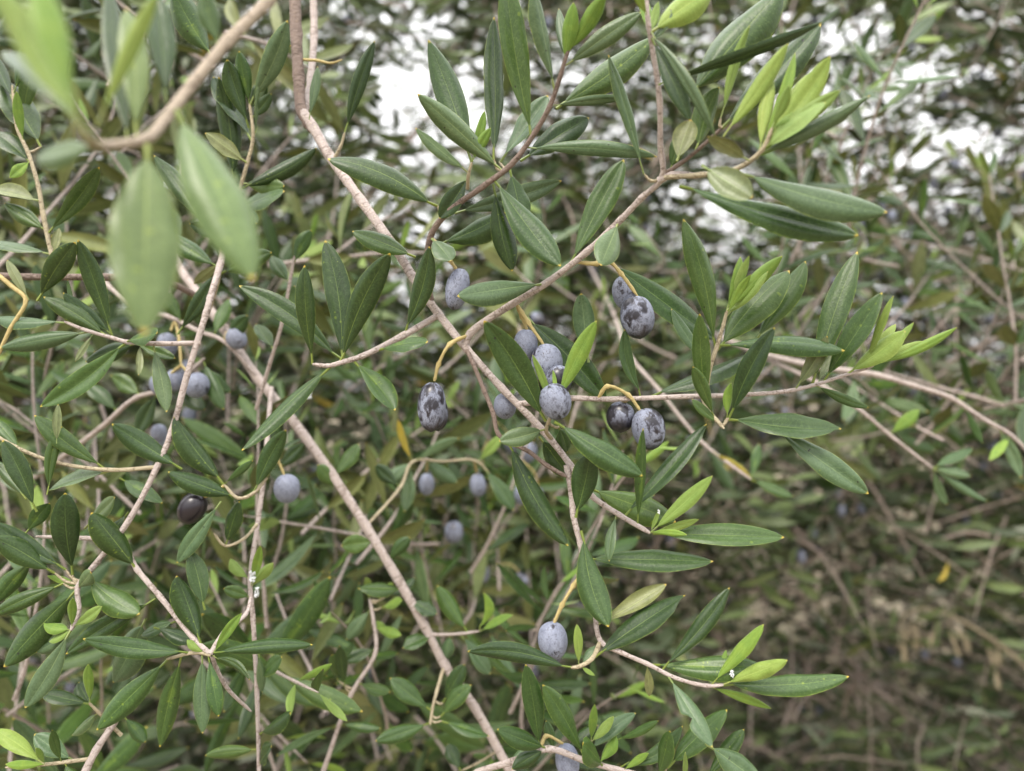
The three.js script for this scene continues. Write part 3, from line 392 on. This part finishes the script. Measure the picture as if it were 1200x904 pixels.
// ---------------------------------------------------------------- the long pale stem and the foliage on it, a hand's breadth further back
const longStem = branch('olive_branch', 'long straight pale olive stem slanting behind the fruit with soft leafy side shoots', 'olive branch', [
  ['grey', [2.7, 2.4], [150, 215, 0.52], [200, 300, 0.47], [262, 385, 0.44], [303, 445, 0.432], [343, 493, 0.428], [388, 555, 0.425], [428, 616, 0.422], [465, 677, 0.42], [497, 733, 0.42], [521, 779, 0.42], [556, 829, 0.418], [596, 901, 0.415], [625, 950, 0.412]],
  ['grey', [1.4, 1.0], [370, 930, 0.42], [380, 901, 0.42], [412, 813, 0.42], [440, 765, 0.425], [438, 730, 0.43], [433, 702, 0.435]],
  ['grey', [1.1, 0.7], [500, 742, 0.42], [508, 744, 0.42], [540, 743, 0.418], [562, 740, 0.416]],
  ['young', [1.0, 0.7], [521, 779, 0.42], [512, 810, 0.41], [507, 830, 0.405], [504, 850, 0.402]],
  ['grey', [1.3, 1.0], [318, 455, 0.43], [314, 500, 0.4], [310, 552, 0.385], [302, 613, 0.375], [293, 680, 0.365], [296, 720, 0.362], [301, 813, 0.36], [304, 930, 0.36]],
  ['young', [1.0, 0.7], [430, 616, 0.43], [470, 570, 0.46], [484, 541, 0.475], [520, 541, 0.48], [559, 541, 0.485], [585, 575, 0.49]],
  ['grey', [1.0, 0.8], [300, 480, 0.4], [318, 420, 0.39], [330, 380, 0.385], [345, 300, 0.38]],
], [
  [548, 741, 512, 687, 22, 'm', {}], [562, 741, 567, 695, 13, 'y', { s: 0.2 }], [563, 741, 601, 721, 11, 'y', {}], [510, 748, 472, 760, 19, 'm', {}], [527, 744, 521, 773, 16, 'g', {}], [540, 744, 575, 790, 20, 'g', {}], [505, 848, 440, 869, 21, 'm', { r: -10 }], [500, 832, 457, 795, 25, 'm', {}], [516, 840, 552, 803, 22, 'm', {}], [519, 824, 544, 779, 21, 'd', {}], [518, 845, 573, 863, 16, 'm', {}], [540, 904, 524, 872, 19, 'd', {}], [414, 799, 457, 811, 16, 'd', {}], [404, 806, 398, 757, 16, 'd', {}], [396, 798, 389, 768, 15, 'm', {}], [398, 848, 446, 854, 13, 'm', {}], [398, 848, 324, 886, 11, 'm', {}], [431, 715, 406, 750, 20, 'g', {}], [433, 700, 428, 677, 12, 'y', {}], [444, 703, 460, 684, 13, 'y', {}], [447, 712, 471, 704, 12, 'y', {}], [452, 700, 486, 677, 14, 'd', {}], [440, 735, 470, 745, 14, 'y', {}], [438, 728, 455, 740, 12, 'y', {}], [440, 760, 405, 775, 16, 'd', {}],
  [308, 896, 318, 875, 18, 'd', {}], [304, 862, 340, 836, 16, 'd', {}], [304, 880, 240, 886, 16, 'm', { r: -20 }], [303, 765, 307, 812, 12, 'g', { d: 0.355 }], [300, 800, 330, 770, 18, 'm', {}], [296, 690, 320, 660, 14, 'y', {}], [294, 680, 270, 655, 13, 'y', {}], [295, 690, 305, 640, 12, 'y', {}], [296, 700, 262, 690, 16, 'm', {}],
  [484, 541, 453, 566, 20, 'g', {}], [486, 540, 538, 514, 14, 'g', {}], [498, 546, 536, 566, 19, 'g', {}], [482, 543, 474, 600, 18, 'g', {}], [566, 550, 602, 598, 21, 'm', {}], [482, 540, 466, 492, 9, 'o', { r: 35 }], [562, 540, 588, 510, 14, 'y', {}], [470, 570, 440, 545, 20, 'd', {}], [330, 380, 345, 335, 18, 'm', {}], [322, 410, 300, 380, 18, 'd', {}], [340, 330, 318, 300, 20, 'm', {}], [343, 310, 365, 270, 20, 'm', {}],
  [400, 575, 372, 545, 22, 'm', {}], [395, 560, 420, 520, 20, 'm', {}], [360, 520, 330, 545, 20, 'd', {}], [440, 632, 400, 640, 24, 'm', {}], [455, 660, 480, 630, 18, 'd', {}], [480, 705, 512, 720, 18, 'd', {}], [470, 690, 420, 690, 20, 'd', {}],
], [
  [336, 573, 30, 34, 'l', 0, 0.01, [310, 535, 325, 540, 333, 557]], [500, 568, 18, 26, 'l', 0, 0.02, [500, 541, 500, 553]], [560, 569, 19, 27, 'l', 5, 0.02, [556, 541, 559, 555]], [611, 580, 18, 24, 'l', 0, 0.04, null], [532, 624, 22, 26, 'b', 0, 0.08, null],
]);
branch('olive_branch', 'olive twig bearing a row of small blue olives behind the broad pale leaf', 'olive branch', [
  ['grey', [1.5, 1.1], [90, 300, 0.5], [160, 360, 0.45], [200, 372, 0.44], [232, 388, 0.43], [262, 400, 0.425], [300, 440, 0.43]],
  ['stalk', [0.9, 0.7], [205, 373, 0.44], [210, 400, 0.43], [212, 428, 0.425]],
  ['grey', [1.6, 1.2], [40, 560, 0.5], [120, 500, 0.45], [160, 466, 0.44], [200, 455, 0.44], [240, 420, 0.43]],
], [
  [215, 376, 190, 340, 20, 'm', {}], [240, 392, 225, 350, 20, 'd', {}], [262, 400, 290, 370, 20, 'd', {}], [250, 396, 268, 350, 18, 'm', {}], [165, 464, 130, 440, 22, 'm', {}], [210, 450, 240, 480, 22, 'd', {}], [230, 430, 270, 460, 22, 'd', {}], [240, 425, 262, 480, 20, 'm', {}], [185, 460, 160, 510, 22, 'd', {}], [140, 482, 100, 450, 20, 'd', {}],
], [
  [196, 404, 22, 28, 'l', 10, -0.004, [205, 375, 200, 388]], [277, 397, 23, 26, 'l', 30, 0, [262, 400, 266, 390, 272, 388]], [188, 451, 24, 26, 'l', 20, 0, [212, 428, 200, 438]], [205, 446, 22, 26, 'l', 0, 0.004, [212, 428, 208, 434]], [231, 452, 30, 28, 'l', 60, -0.002, [212, 428, 222, 438]], [186, 508, 18, 22, 'l', 0, 0.02, null],
]);
branch('olive_branch', 'bare-looking olive stem forking beyond the pale hanging leaf, softly blurred', 'olive branch', [
  ['grey', [2.6, 1.2], [700, 300, 0.95], [800, 370, 0.75], [880, 410, 0.6], [960, 430, 0.52], [1003, 436, 0.5], [1029, 440, 0.5], [1070, 452, 0.5], [1115, 467, 0.5], [1150, 490, 0.5], [1187, 512, 0.5], [1230, 560, 0.5]],
  ['grey', [1.6, 1.0], [880, 412, 0.6], [960, 450, 0.52], [1003, 477, 0.5], [1045, 512, 0.5], [1093, 549, 0.5]],
  ['grey', [1.6, 1.0], [690, 310, 0.9], [720, 370, 0.65], [740, 420, 0.54], [771, 456, 0.52], [821, 517, 0.51], [860, 548, 0.5], [880, 562, 0.5]],
], [
  [1045, 508, 1077, 480, 16, 'y', { r: 10 }], [1170, 502, 1197, 560, 16, 'g', {}], [1093, 549, 1138, 558, 13, 'g', {}], [1095, 550, 1158, 588, 11, 'g', {}], [1092, 549, 1110, 592, 12, 'g', {}], [1100, 545, 1140, 525, 14, 'm', {}], [1185, 512, 1160, 540, 12, 'y', {}], [1130, 478, 1152, 520, 9, 'm', {}], [836, 530, 880, 560, 10, 'o', { d: 0.5, r: 40 }], [880, 562, 930, 582, 14, 'm', {}], [882, 560, 890, 520, 14, 'm', {}],
]);

// white waxy wool that sap-sucking insects leave on the shoots
const waxMat = new THREE.MeshStandardMaterial({ color: new THREE.Color().setRGB(0.6, 0.62, 0.63), roughness: 0.95 });
function tuft(o, px, py, d, size) {
  const gs = [];
  for (let k = 0; k < 44; k++) { const g = new THREE.IcosahedronGeometry(size * rr(0.05, 0.2), 1); g.scale(rr(0.6, 1), rr(0.8, 1.8), rr(0.6, 1)); g.rotateZ(rr(-1, 1)); g.translate(rr(-0.35, 0.35) * size, rr(-0.8, 0.8) * size, rr(-0.35, 0.35) * size); gs.push(g); }
  const m = mesh('wax_tuft', mergeGeometries(gs), waxMat, o); m.position.copy(at(px, py, d)).sub(o.position);
}
tuft(longStem, 296, 676, 0.360, 0.0034); tuft(longStem, 301, 694, 0.36, 0.0026); tuft(nearShoot, 59, 108, 0.126, 0.002); tuft(fruiting, 858, 790, 0.293, 0.0016); tuft(fruiting, 772, 600, 0.303, 0.0011); tuft(longStem, 362, 462, 0.43, 0.003);

// ---------------------------------------------------------------- twigs in the foliage behind: a few are built, then copied one by one
const LEAF = [];
for (let k = 0; k < 8; k++) LEAF.push(bladeGeometry({ L: 1, W: [0.19, 0.22, 0.25, 0.2, 0.24, 0.17, 0.28, 0.21][k], nt: 7, nu: 6, bend: rr(-0.08, 0.1), side: rr(-0.05, 0.05), fold: rr(0.1, 0.4), curl: rr(0.15, 0.5), twist: rr(-0.6, 0.6), blunt: rr(0, 0.7), thick: 0.006, pet: 0.07 }));
// petiole radius is set for metres; these blades are unit length, so a thin default is right
function twigPrototype(kind) { // grows along +Y from the origin
  const o = new THREE.Group(), n = 6 + Math.floor(rnd() * 4), pts = [V(0, 0, 0)], dir = V(rr(-0.3, 0.3), 1, rr(-0.3, 0.3)).normalize(), step = rr(0.018, 0.025);
  const bow = V(rr(-1, 1), 0, rr(-1, 1)).multiplyScalar(0.12);
  for (let i = 1; i <= n; i++) { dir.addScaledVector(bow, 0.5).add(V(rr(-0.09, 0.09), 0, rr(-0.09, 0.09))).normalize(); pts.push(pts[i - 1].clone().addScaledVector(dir, step)); }
  mesh('stem', tubeGeometry(pts, pts.map((_, i) => 0.0013 - 0.0007 * i / n), { seg: 2, n: 6, s: n }), kind === 'dry' ? BARK.dead : BARK.grey, o);
  let az = rr(0, 6);
  for (let i = 1; i <= n; i++) {
    az += 1.57 + rr(-0.3, 0.3);
    const T = pts[i].clone().sub(pts[i - 1]).normalize(), a = V(Math.cos(az), 0, Math.sin(az)); a.addScaledVector(T, -a.dot(T)).normalize();
    for (const sgn of [1, -1]) {
      if (rnd() < (kind === 'dry' ? 0.55 : 0.08)) continue;
      const young = i > n - 2, op = rr(0.75, 1.15) * (young ? 0.6 : 1), d = T.clone().multiplyScalar(Math.cos(op)).addScaledVector(a, sgn * Math.sin(op)).add(V(0, -0.12, 0)).normalize();
      let nn = T.clone().addScaledVector(d, -T.dot(d)).add(V(0, 0.3, 0)).normalize();
      const tone = young ? (rnd() < 0.55 ? 'y' : 'm') : rnd() < 0.006 ? 'o' : ['d', 'd', 'm', 'm', 'g'][Math.floor(rnd() * 5)], lm = LM[tone], L = (young ? rr(0.018, 0.032) : rr(0.036, 0.058));
      const m = mesh('leaf', LEAF[Math.floor(rnd() * 8)], lm[Math.floor(rnd() * lm.length)], o); orient(m, pts[i], d, nn); m.scale.setScalar(L);
    }
  }
  if (kind === 'fruit') for (let k = 0; k < 2; k++) {
    const p = pts[1 + Math.floor(rnd() * (n - 2))], e = p.clone().add(V(rr(-0.02, 0.02), -rr(0.008, 0.02), rr(-0.02, 0.02)));
    const m = mesh('olive', OLIVE_FAR, [OM.b, OM.l, OM.k, OM.p][Math.floor(rnd() * 4)], o); m.scale.set(0.0125, 0.017, 0.0125); m.position.copy(e).add(V(0, -0.008, 0)); m.rotation.set(rr(-0.3, 0.3), rr(0, 6), rr(-0.3, 0.3));
    m.updateMatrix(); const g = tubeGeometry([p, p.clone().lerp(e, 0.6).add(V(0, 0.004, 0)), e], [0.0007, 0.0006, 0.0006], { seg: 3, n: 5 }); g.applyMatrix4(m.matrix.clone().invert()); mesh('stalk', g, BARK.stalk, m);
  }
  return o;
}
const PROTO = { leafy: [0, 1, 2, 3, 4].map(() => twigPrototype('leafy')), fruit: [0, 1, 2].map(() => twigPrototype('fruit')), dry: [0, 1, 2].map(() => twigPrototype('dry')) };
function twigs(kind, count, [x0, x1, y0, y1], [d0, d1], label, group, skip) {
  for (let k = 0; k < count; k++) {
    let px, py, d, tries = 0;
    do { px = rr(x0, x1); py = rr(y0, y1); d = rr(d0, d1); tries++; } while (skip && skip(px, py, d) && tries < 30);
    const o = PROTO[kind][Math.floor(rnd() * PROTO[kind].length)].clone(); o.name = numbered('olive_twig');
    const where = typeof label === 'function' ? label(px, py) : label;
    tag(o, where, 'olive twig', where); o.position.copy(at(px, py, d));
    o.quaternion.setFromEuler(new THREE.Euler(rr(-1.1, 1.1), rr(0, 6.28), rr(-1.3, 1.3))); o.scale.setScalar(rr(0.85, 1.15)); scene.add(o);
  }
}
const hole = (x, y) => { // how much open sky the photograph shows in that direction
  const e = (cx, cy, a, b) => Math.exp(-(((x - cx) / a) ** 2 + ((y - cy) / b) ** 2));
  return clamp(1.0 * e(480, 140, 125, 185) + 0.8 * e(690, 110, 65, 85) + 1.0 * e(825, 250, 95, 42) + 1.0 * e(1120, 190, 80, 42) + 0.55 * e(1040, 70, 190, 120) + 0.35 * e(290, 30, 70, 60) + 0.45 * e(830, 70, 50, 60));
};
const noSky = (x, y) => rnd() < hole(x, y) * 1.6;
const nearBy = (x, y) => y < 330 ? 'behind the pale leaves hanging close to the lens' : x < 300 ? 'behind the twigs with the glossy black olive' : y < 560 ? 'behind the olive hanging on the curved yellow stalk' : 'below the long pale slanting stem';
const beyond = (x, y) => y < 300 ? 'beyond the bright young shoot at the limb tip' : x < 880 ? 'beyond the twig with the paired olives' : 'around the bare forked stem of the neighbouring tree';
const leftGroup = null, rightGroup = null, LBL = (x, y) => 'soft-focus leafy olive twig ' + nearBy(x, y), LBF = (x, y) => 'soft-focus olive twig with blue olives ' + nearBy(x, y);
const RBL = (x, y) => 'blurred leafy olive twig ' + beyond(x, y), RBF = (x, y) => 'blurred olive twig with dark fruit ' + beyond(x, y), RBD = 'blurred sparse dry twig over the withered grass';
const openView = (x, y) => x > 370 && x < 640 && y > 430 && y < 720;
twigs('leafy', 60, [-60, 640, 300, 960], [0.48, 0.72], LBL, leftGroup, openView);
twigs('leafy', 12, [-40, 420, 600, 930], [0.42, 0.52], LBL, leftGroup);
twigs('leafy', 18, [370, 660, 430, 760], [0.56, 0.8], LBL, leftGroup);
twigs('leafy', 40, [-120, 640, -60, 960], [0.62, 0.95], LBL, leftGroup, noSky);
twigs('fruit', 14, [0, 640, 330, 930], [0.55, 0.85], LBF, leftGroup);
twigs('leafy', 10, [-60, 330, -60, 330], [0.45, 0.62], LBL, leftGroup);
twigs('leafy', 34, [880, 1290, 100, 540], [0.58, 0.85], RBL, rightGroup, noSky);
twigs('leafy', 44, [700, 1290, -40, 600], [0.7, 1.4], RBL, rightGroup, noSky);
twigs('fruit', 18, [760, 1280, 20, 540], [0.8, 1.4], RBF, rightGroup, noSky);
twigs('leafy', 20, [560, 860, 300, 960], [0.85, 1.4], RBL, rightGroup);
twigs('dry', 14, [640, 1280, 540, 960], [1.0, 1.6], RBD, 'dry twigs over the grass');

// ---------------------------------------------------------------- ground, dry grass
const groundTex = tex(512, 512, (u, v) => {
  const n = fbm(u * 16, v * 16, 501, 16), f = noise(u * 160, v * 160, 502, 160), g = fbm(u * 40, v * 40, 503, 40);
  let q = mixc([108, 97, 84], [150, 136, 118], n); q = mixc(q, [150, 136, 104], 0.7 * smooth(0.5, 0.7, g)); q = mixc(q, [92, 100, 58], 0.6 * smooth(0.55, 0.7, fbm(u * 8 + 5, v * 8, 504, 8)));
  const k = (f - 0.5) * 46; return [q[0] + k, q[1] + k, q[2] + k];
}, true, true);
groundTex.repeat.set(60, 60);
{
  const g = new THREE.PlaneGeometry(120, 120, 120, 120); g.rotateX(-Math.PI / 2); const p = g.attributes.position;
  for (let i = 0; i < p.count; i++) p.setY(i, (fbm(p.getX(i) * 0.4 + 90, p.getZ(i) * 0.4 + 90, 601) - 0.5) * 0.16);
  g.computeVertexNormals();
  tag(mesh('ground', g, new THREE.MeshStandardMaterial({ map: groundTex, roughness: 0.95 }), scene), 'brown soil with dry litter under the olive trees', 'ground', null, 'structure');
}
function bladeStrip(h, w, lean) { // a bent grass blade
  const pos = [], idx = [], n = 4; for (let i = 0; i <= n; i++) { const t = i / n, ww = w * (1 - t * 0.92) / 2, x = lean * t * t * h; pos.push(x, h * t * (1 - 0.25 * lean * t), -ww, x, h * t * (1 - 0.25 * lean * t), ww); }
  for (let i = 0; i < n; i++) { const a = i * 2; idx.push(a, a + 1, a + 2, a + 2, a + 1, a + 3); }
  const g = new THREE.BufferGeometry(); g.setAttribute('position', new THREE.Float32BufferAttribute(pos, 3)); g.setIndex(idx); g.computeVertexNormals(); return g;
}
{
  const N = 34000, im = new THREE.InstancedMesh(mergeGeometries([bladeStrip(0.34, 0.006, 0.5), bladeStrip(0.26, 0.005, -0.8).rotateY(1.2), bladeStrip(0.4, 0.005, 0.25).rotateY(2.2)]), new THREE.MeshStandardMaterial({ roughness: 0.85, side: THREE.DoubleSide }), N);
  const M = new THREE.Matrix4(), Q = new THREE.Quaternion(), c = new THREE.Color();
  for (let i = 0; i < N; i++) {
    const z = -1.5 - 11 * Math.pow(rnd(), 1.4), x = rr(-1, 1) * (1.6 - z * 0.95), s = rr(0.5, 1.35);
    Q.setFromEuler(new THREE.Euler(rr(-0.35, 0.35), rr(0, 6.28), rr(-0.35, 0.35)));
    im.setMatrixAt(i, M.compose(V(x, -0.04, z), Q, V(s, s, s)));
    const patch = fbm(x * 1.4 + 40, z * 1.4 + 40, 701);
    if (rnd() < smooth(0.42, 0.62, patch) * 0.65) c.setRGB(rr(0.09, 0.16), rr(0.13, 0.2), rr(0.03, 0.06)); else { const k = rr(0.6, 1.1); c.setRGB(0.55 * k, 0.49 * k, 0.39 * k); }
    im.setColorAt(i, c);
  }
  im.name = 'dry_grass'; im.castShadow = im.receiveShadow = true; tag(im, 'withered tan and green grass growing under the olive trees', 'grass', null, 'stuff'); scene.add(im);
}

// ---------------------------------------------------------------- olive trees standing behind: trunk, limbs and a crown of leafy sprays
const farLeaf = (() => { const g = bladeGeometry({ L: 1, W: 0.23, nt: 3, nu: 2, bend: 0.05, fold: 0.3, curl: 0, pet: 0, thick: 0 }); const n = g.index.count / 2; g.setIndex([...g.index.array].slice(0, n)); g.deleteAttribute('uv'); return g; })();
const farLeafMat = new THREE.MeshStandardMaterial({ roughness: 0.5, side: THREE.DoubleSide });
function oliveTree(label, foot, trunkR, height, sprays, place, { olives = 0, dryness = 0 } = {}) {
  const o = new THREE.Group(); o.name = numbered('olive_tree'); tag(o, label, 'olive tree'); o.position.copy(foot); scene.add(o);
  const top = V(rr(-0.2, 0.2), height * 0.42, rr(-0.2, 0.2));
  mesh('trunk', tubeGeometry([V(0, -0.1, 0), V(rr(-0.06, 0.06), height * 0.15, 0.03), V(rr(-0.1, 0.1), height * 0.3, -0.03), top], [trunkR * 1.35, trunkR, trunkR * 0.9, trunkR * 0.75], { seg: 5, n: 12, knots: 0.2 }), BARK.brown, o);
  const limbs = [];
  for (let k = 0; k < 7; k++) {
    const az = k / 7 * 6.28 + rr(-0.3, 0.3), r = rr(0.35, 0.7) * height * 0.5, e = V(Math.cos(az) * r, height * rr(0.55, 0.9), Math.sin(az) * r), m = top.clone().lerp(e, 0.5).add(V(rr(-0.1, 0.1), 0.12, rr(-0.1, 0.1)));
    limbs.push([top.clone(), m, e]);
    mesh('limb', tubeGeometry([top.clone(), m, e], [trunkR * 0.5, trunkR * 0.3, trunkR * 0.12], { seg: 5, n: 8, knots: 0.2, s: k }), BARK.brown, o);
  }
  const leaves = [], twigG = [], berries = [];
  for (let k = 0; k < sprays; k++) {
    const p = place(); if (!p) continue; p.sub(foot);
    const dir = V(rr(-1, 1), rr(-0.7, 1), rr(-1, 1)).normalize(), n = 7, st = rr(0.018, 0.026), pts = [p.clone()], dry = rnd() < dryness;
    for (let i = 0; i < n; i++) { dir.add(V(rr(-0.15, 0.15), rr(-0.15, 0.05), rr(-0.15, 0.15))).normalize(); pts.push(pts[i].clone().addScaledVector(dir, st)); }
    twigG.push(tubeGeometry([pts[0], pts[3], pts[7]], dry ? [0.0024, 0.0018, 0.0012] : [0.0016, 0.0012, 0.0008], { seg: 2, n: 4, s: k % 50 }));
    let az = rr(0, 6);
    if (!dry) for (let i = 1; i <= n; i++) { az += 1.57; const T = dir, a = V(Math.cos(az), rr(-0.3, 0.3), Math.sin(az)); for (const sg of [1, -1]) { if (rnd() < 0.12) continue; leaves.push([pts[i], T.clone().multiplyScalar(0.5).addScaledVector(a, sg).normalize(), T.clone().add(V(0, 0.4, 0)), rr(0.035, 0.058), i > n - 2]); } }
    if (rnd() < olives) for (let i = 0; i < 2; i++) berries.push(pts[2 + i * 2].clone().add(V(rr(-0.015, 0.015), -0.018, rr(-0.015, 0.015))));
  }
  const im = new THREE.InstancedMesh(farLeaf, farLeafMat, leaves.length), M = new THREE.Matrix4(), Q = new THREE.Quaternion(), c = new THREE.Color();
  leaves.forEach(([b, d, nn, L, young], i) => {
    const x = d, z = x.clone().cross(nn).normalize(), y = z.clone().cross(x); Q.setFromRotationMatrix(new THREE.Matrix4().makeBasis(x, y, z)); im.setMatrixAt(i, M.compose(b, Q, V(L, L, L)));
    const k = rr(0.75, 1.25), q = rnd();
    if (young) c.setRGB(0.11 * k, 0.15 * k, 0.05 * k); else if (q < 0.16) c.setRGB(0.17 * k, 0.19 * k, 0.13 * k); else if (q < 0.165) c.setRGB(0.45, 0.34, 0.05); else c.setRGB(0.05 * k, 0.074 * k, 0.028 * k);
    im.setColorAt(i, c);
  });
  im.name = 'crown'; im.userData.kind = 'stuff'; im.castShadow = im.receiveShadow = true; o.add(im);
  const tw = mesh('fine_twigs', mergeGeometries(twigG), BARK.dead, o); tw.userData.kind = 'stuff';
  if (berries.length) { const ib = new THREE.InstancedMesh(OLIVE_FAR, OM.b, berries.length); berries.forEach((p, i) => ib.setMatrixAt(i, M.compose(p, Q.setFromEuler(new THREE.Euler(rr(-0.4, 0.4), rr(0, 6), rr(-0.4, 0.4))), V(0.0125, 0.018, 0.0125)))); ib.name = 'distant_olives'; ib.userData.kind = 'stuff'; o.add(ib); }
  return o;
}
const inView = (x0, x1, y0, y1, d0, d1, keep) => () => { const d = rr(d0, d1), px = rr(x0, x1), py = rr(y0, y1); if (rnd() > keep(px, py)) return null; const p = at(px, py, d); return p.y < 0.05 ? null : p; };
oliveTree('olive tree with dense drooping crown behind the long pale stem', V(-2.3, 0, -2.2), 0.11, 3.2, 7600, inView(-500, 800, -160, 1150, 0.85, 2.1, (x, y) => (1 - 0.95 * hole(x, y)) * (x > 640 ? 0.5 : 1)), { olives: 0.07 });
oliveTree('olive tree with loose crown of grey twigs and dark fruit over withered grass', V(3.3, 0, -3.0), 0.1, 3.4, 4600, inView(620, 1800, -130, 640, 0.95, 2.1, (x, y) => (1 - 0.98 * hole(x, y))), { olives: 0.12, dryness: 0.35 });
oliveTree('low olive sapling tangle of mostly bare grey twigs above withered grass', V(2.9, 0, -2.0), 0.05, 1.5, 6500, inView(600, 1700, 540, 1150, 1.15, 2.6, (x, y) => 1 - 0.75 * Math.exp(-(((x - 935) / 110) ** 2 + ((y - 600) / 70) ** 2))), { olives: 0.02, dryness: 0.6 });
oliveTree('distant olive tree with pale sky showing through its crown', V(-1.6, 0, -5.6), 0.16, 4.6, 7400, inView(-300, 900, -150, 600, 3.6, 5.6, (x, y) => 1 - (x > 600 ? 0.72 : 0.3) * hole(x, y)), {});
oliveTree('distant olive tree beyond the loose crown with grey twigs', V(4.2, 0, -6.2), 0.17, 4.6, 6500, inView(560, 1700, -150, 560, 3.8, 6.2, (x, y) => 1 - 0.86 * hole(x, y)), { dryness: 0.3 });

// ---------------------------------------------------------------- an arching stalk of dry wild oats
{
  const o = new THREE.Group(); o.name = 'oat_stalk'; tag(o, 'arching straw-coloured wild oat stalk with hanging spikelets', 'grass stalk'); scene.add(o);
  const D = 1.15, straw = new THREE.MeshStandardMaterial({ color: new THREE.Color().setRGB(0.36, 0.3, 0.2), roughness: 0.7, side: THREE.DoubleSide });
  const foot = at(1330, 1200, D); foot.y = 0; o.position.copy(foot);
  const pts = [foot.clone(), at(1300, 1000, D), at(1250, 850, D), at(1200, 780, D), at(1150, 741, D), at(1110, 720, D), at(1080, 713, D), at(1060, 722, D), at(1055, 745, D)].map((p) => p.sub(foot));
  mesh('stalk', tubeGeometry(pts, [0.003, 0.003, 0.0028, 0.0028, 0.0025, 0.0022, 0.002, 0.0015, 0.001], { seg: 5, n: 7, knots: 0.05 }), straw, o);
  const spike = bladeGeometry({ L: 0.034, W: 0.007, nt: 5, nu: 3, fold: 0.9, curl: 0, pet: 0.2 }); const c = new THREE.CatmullRomCurve3(pts);
  for (let k = 0; k < 22; k++) { const p = c.getPoint(0.45 + 0.55 * k / 21); const m = mesh('spikelet', spike, straw, o); orient(m, p.add(V(rr(-0.012, 0.012), -rr(0, 0.03), rr(-0.012, 0.012))), V(rr(-0.35, 0.35), -1, rr(-0.2, 0.2)), V(rr(-1, 1), 0, 1)); m.scale.setScalar(rr(0.8, 1.25)); }
}

renderer.render(scene, camera);
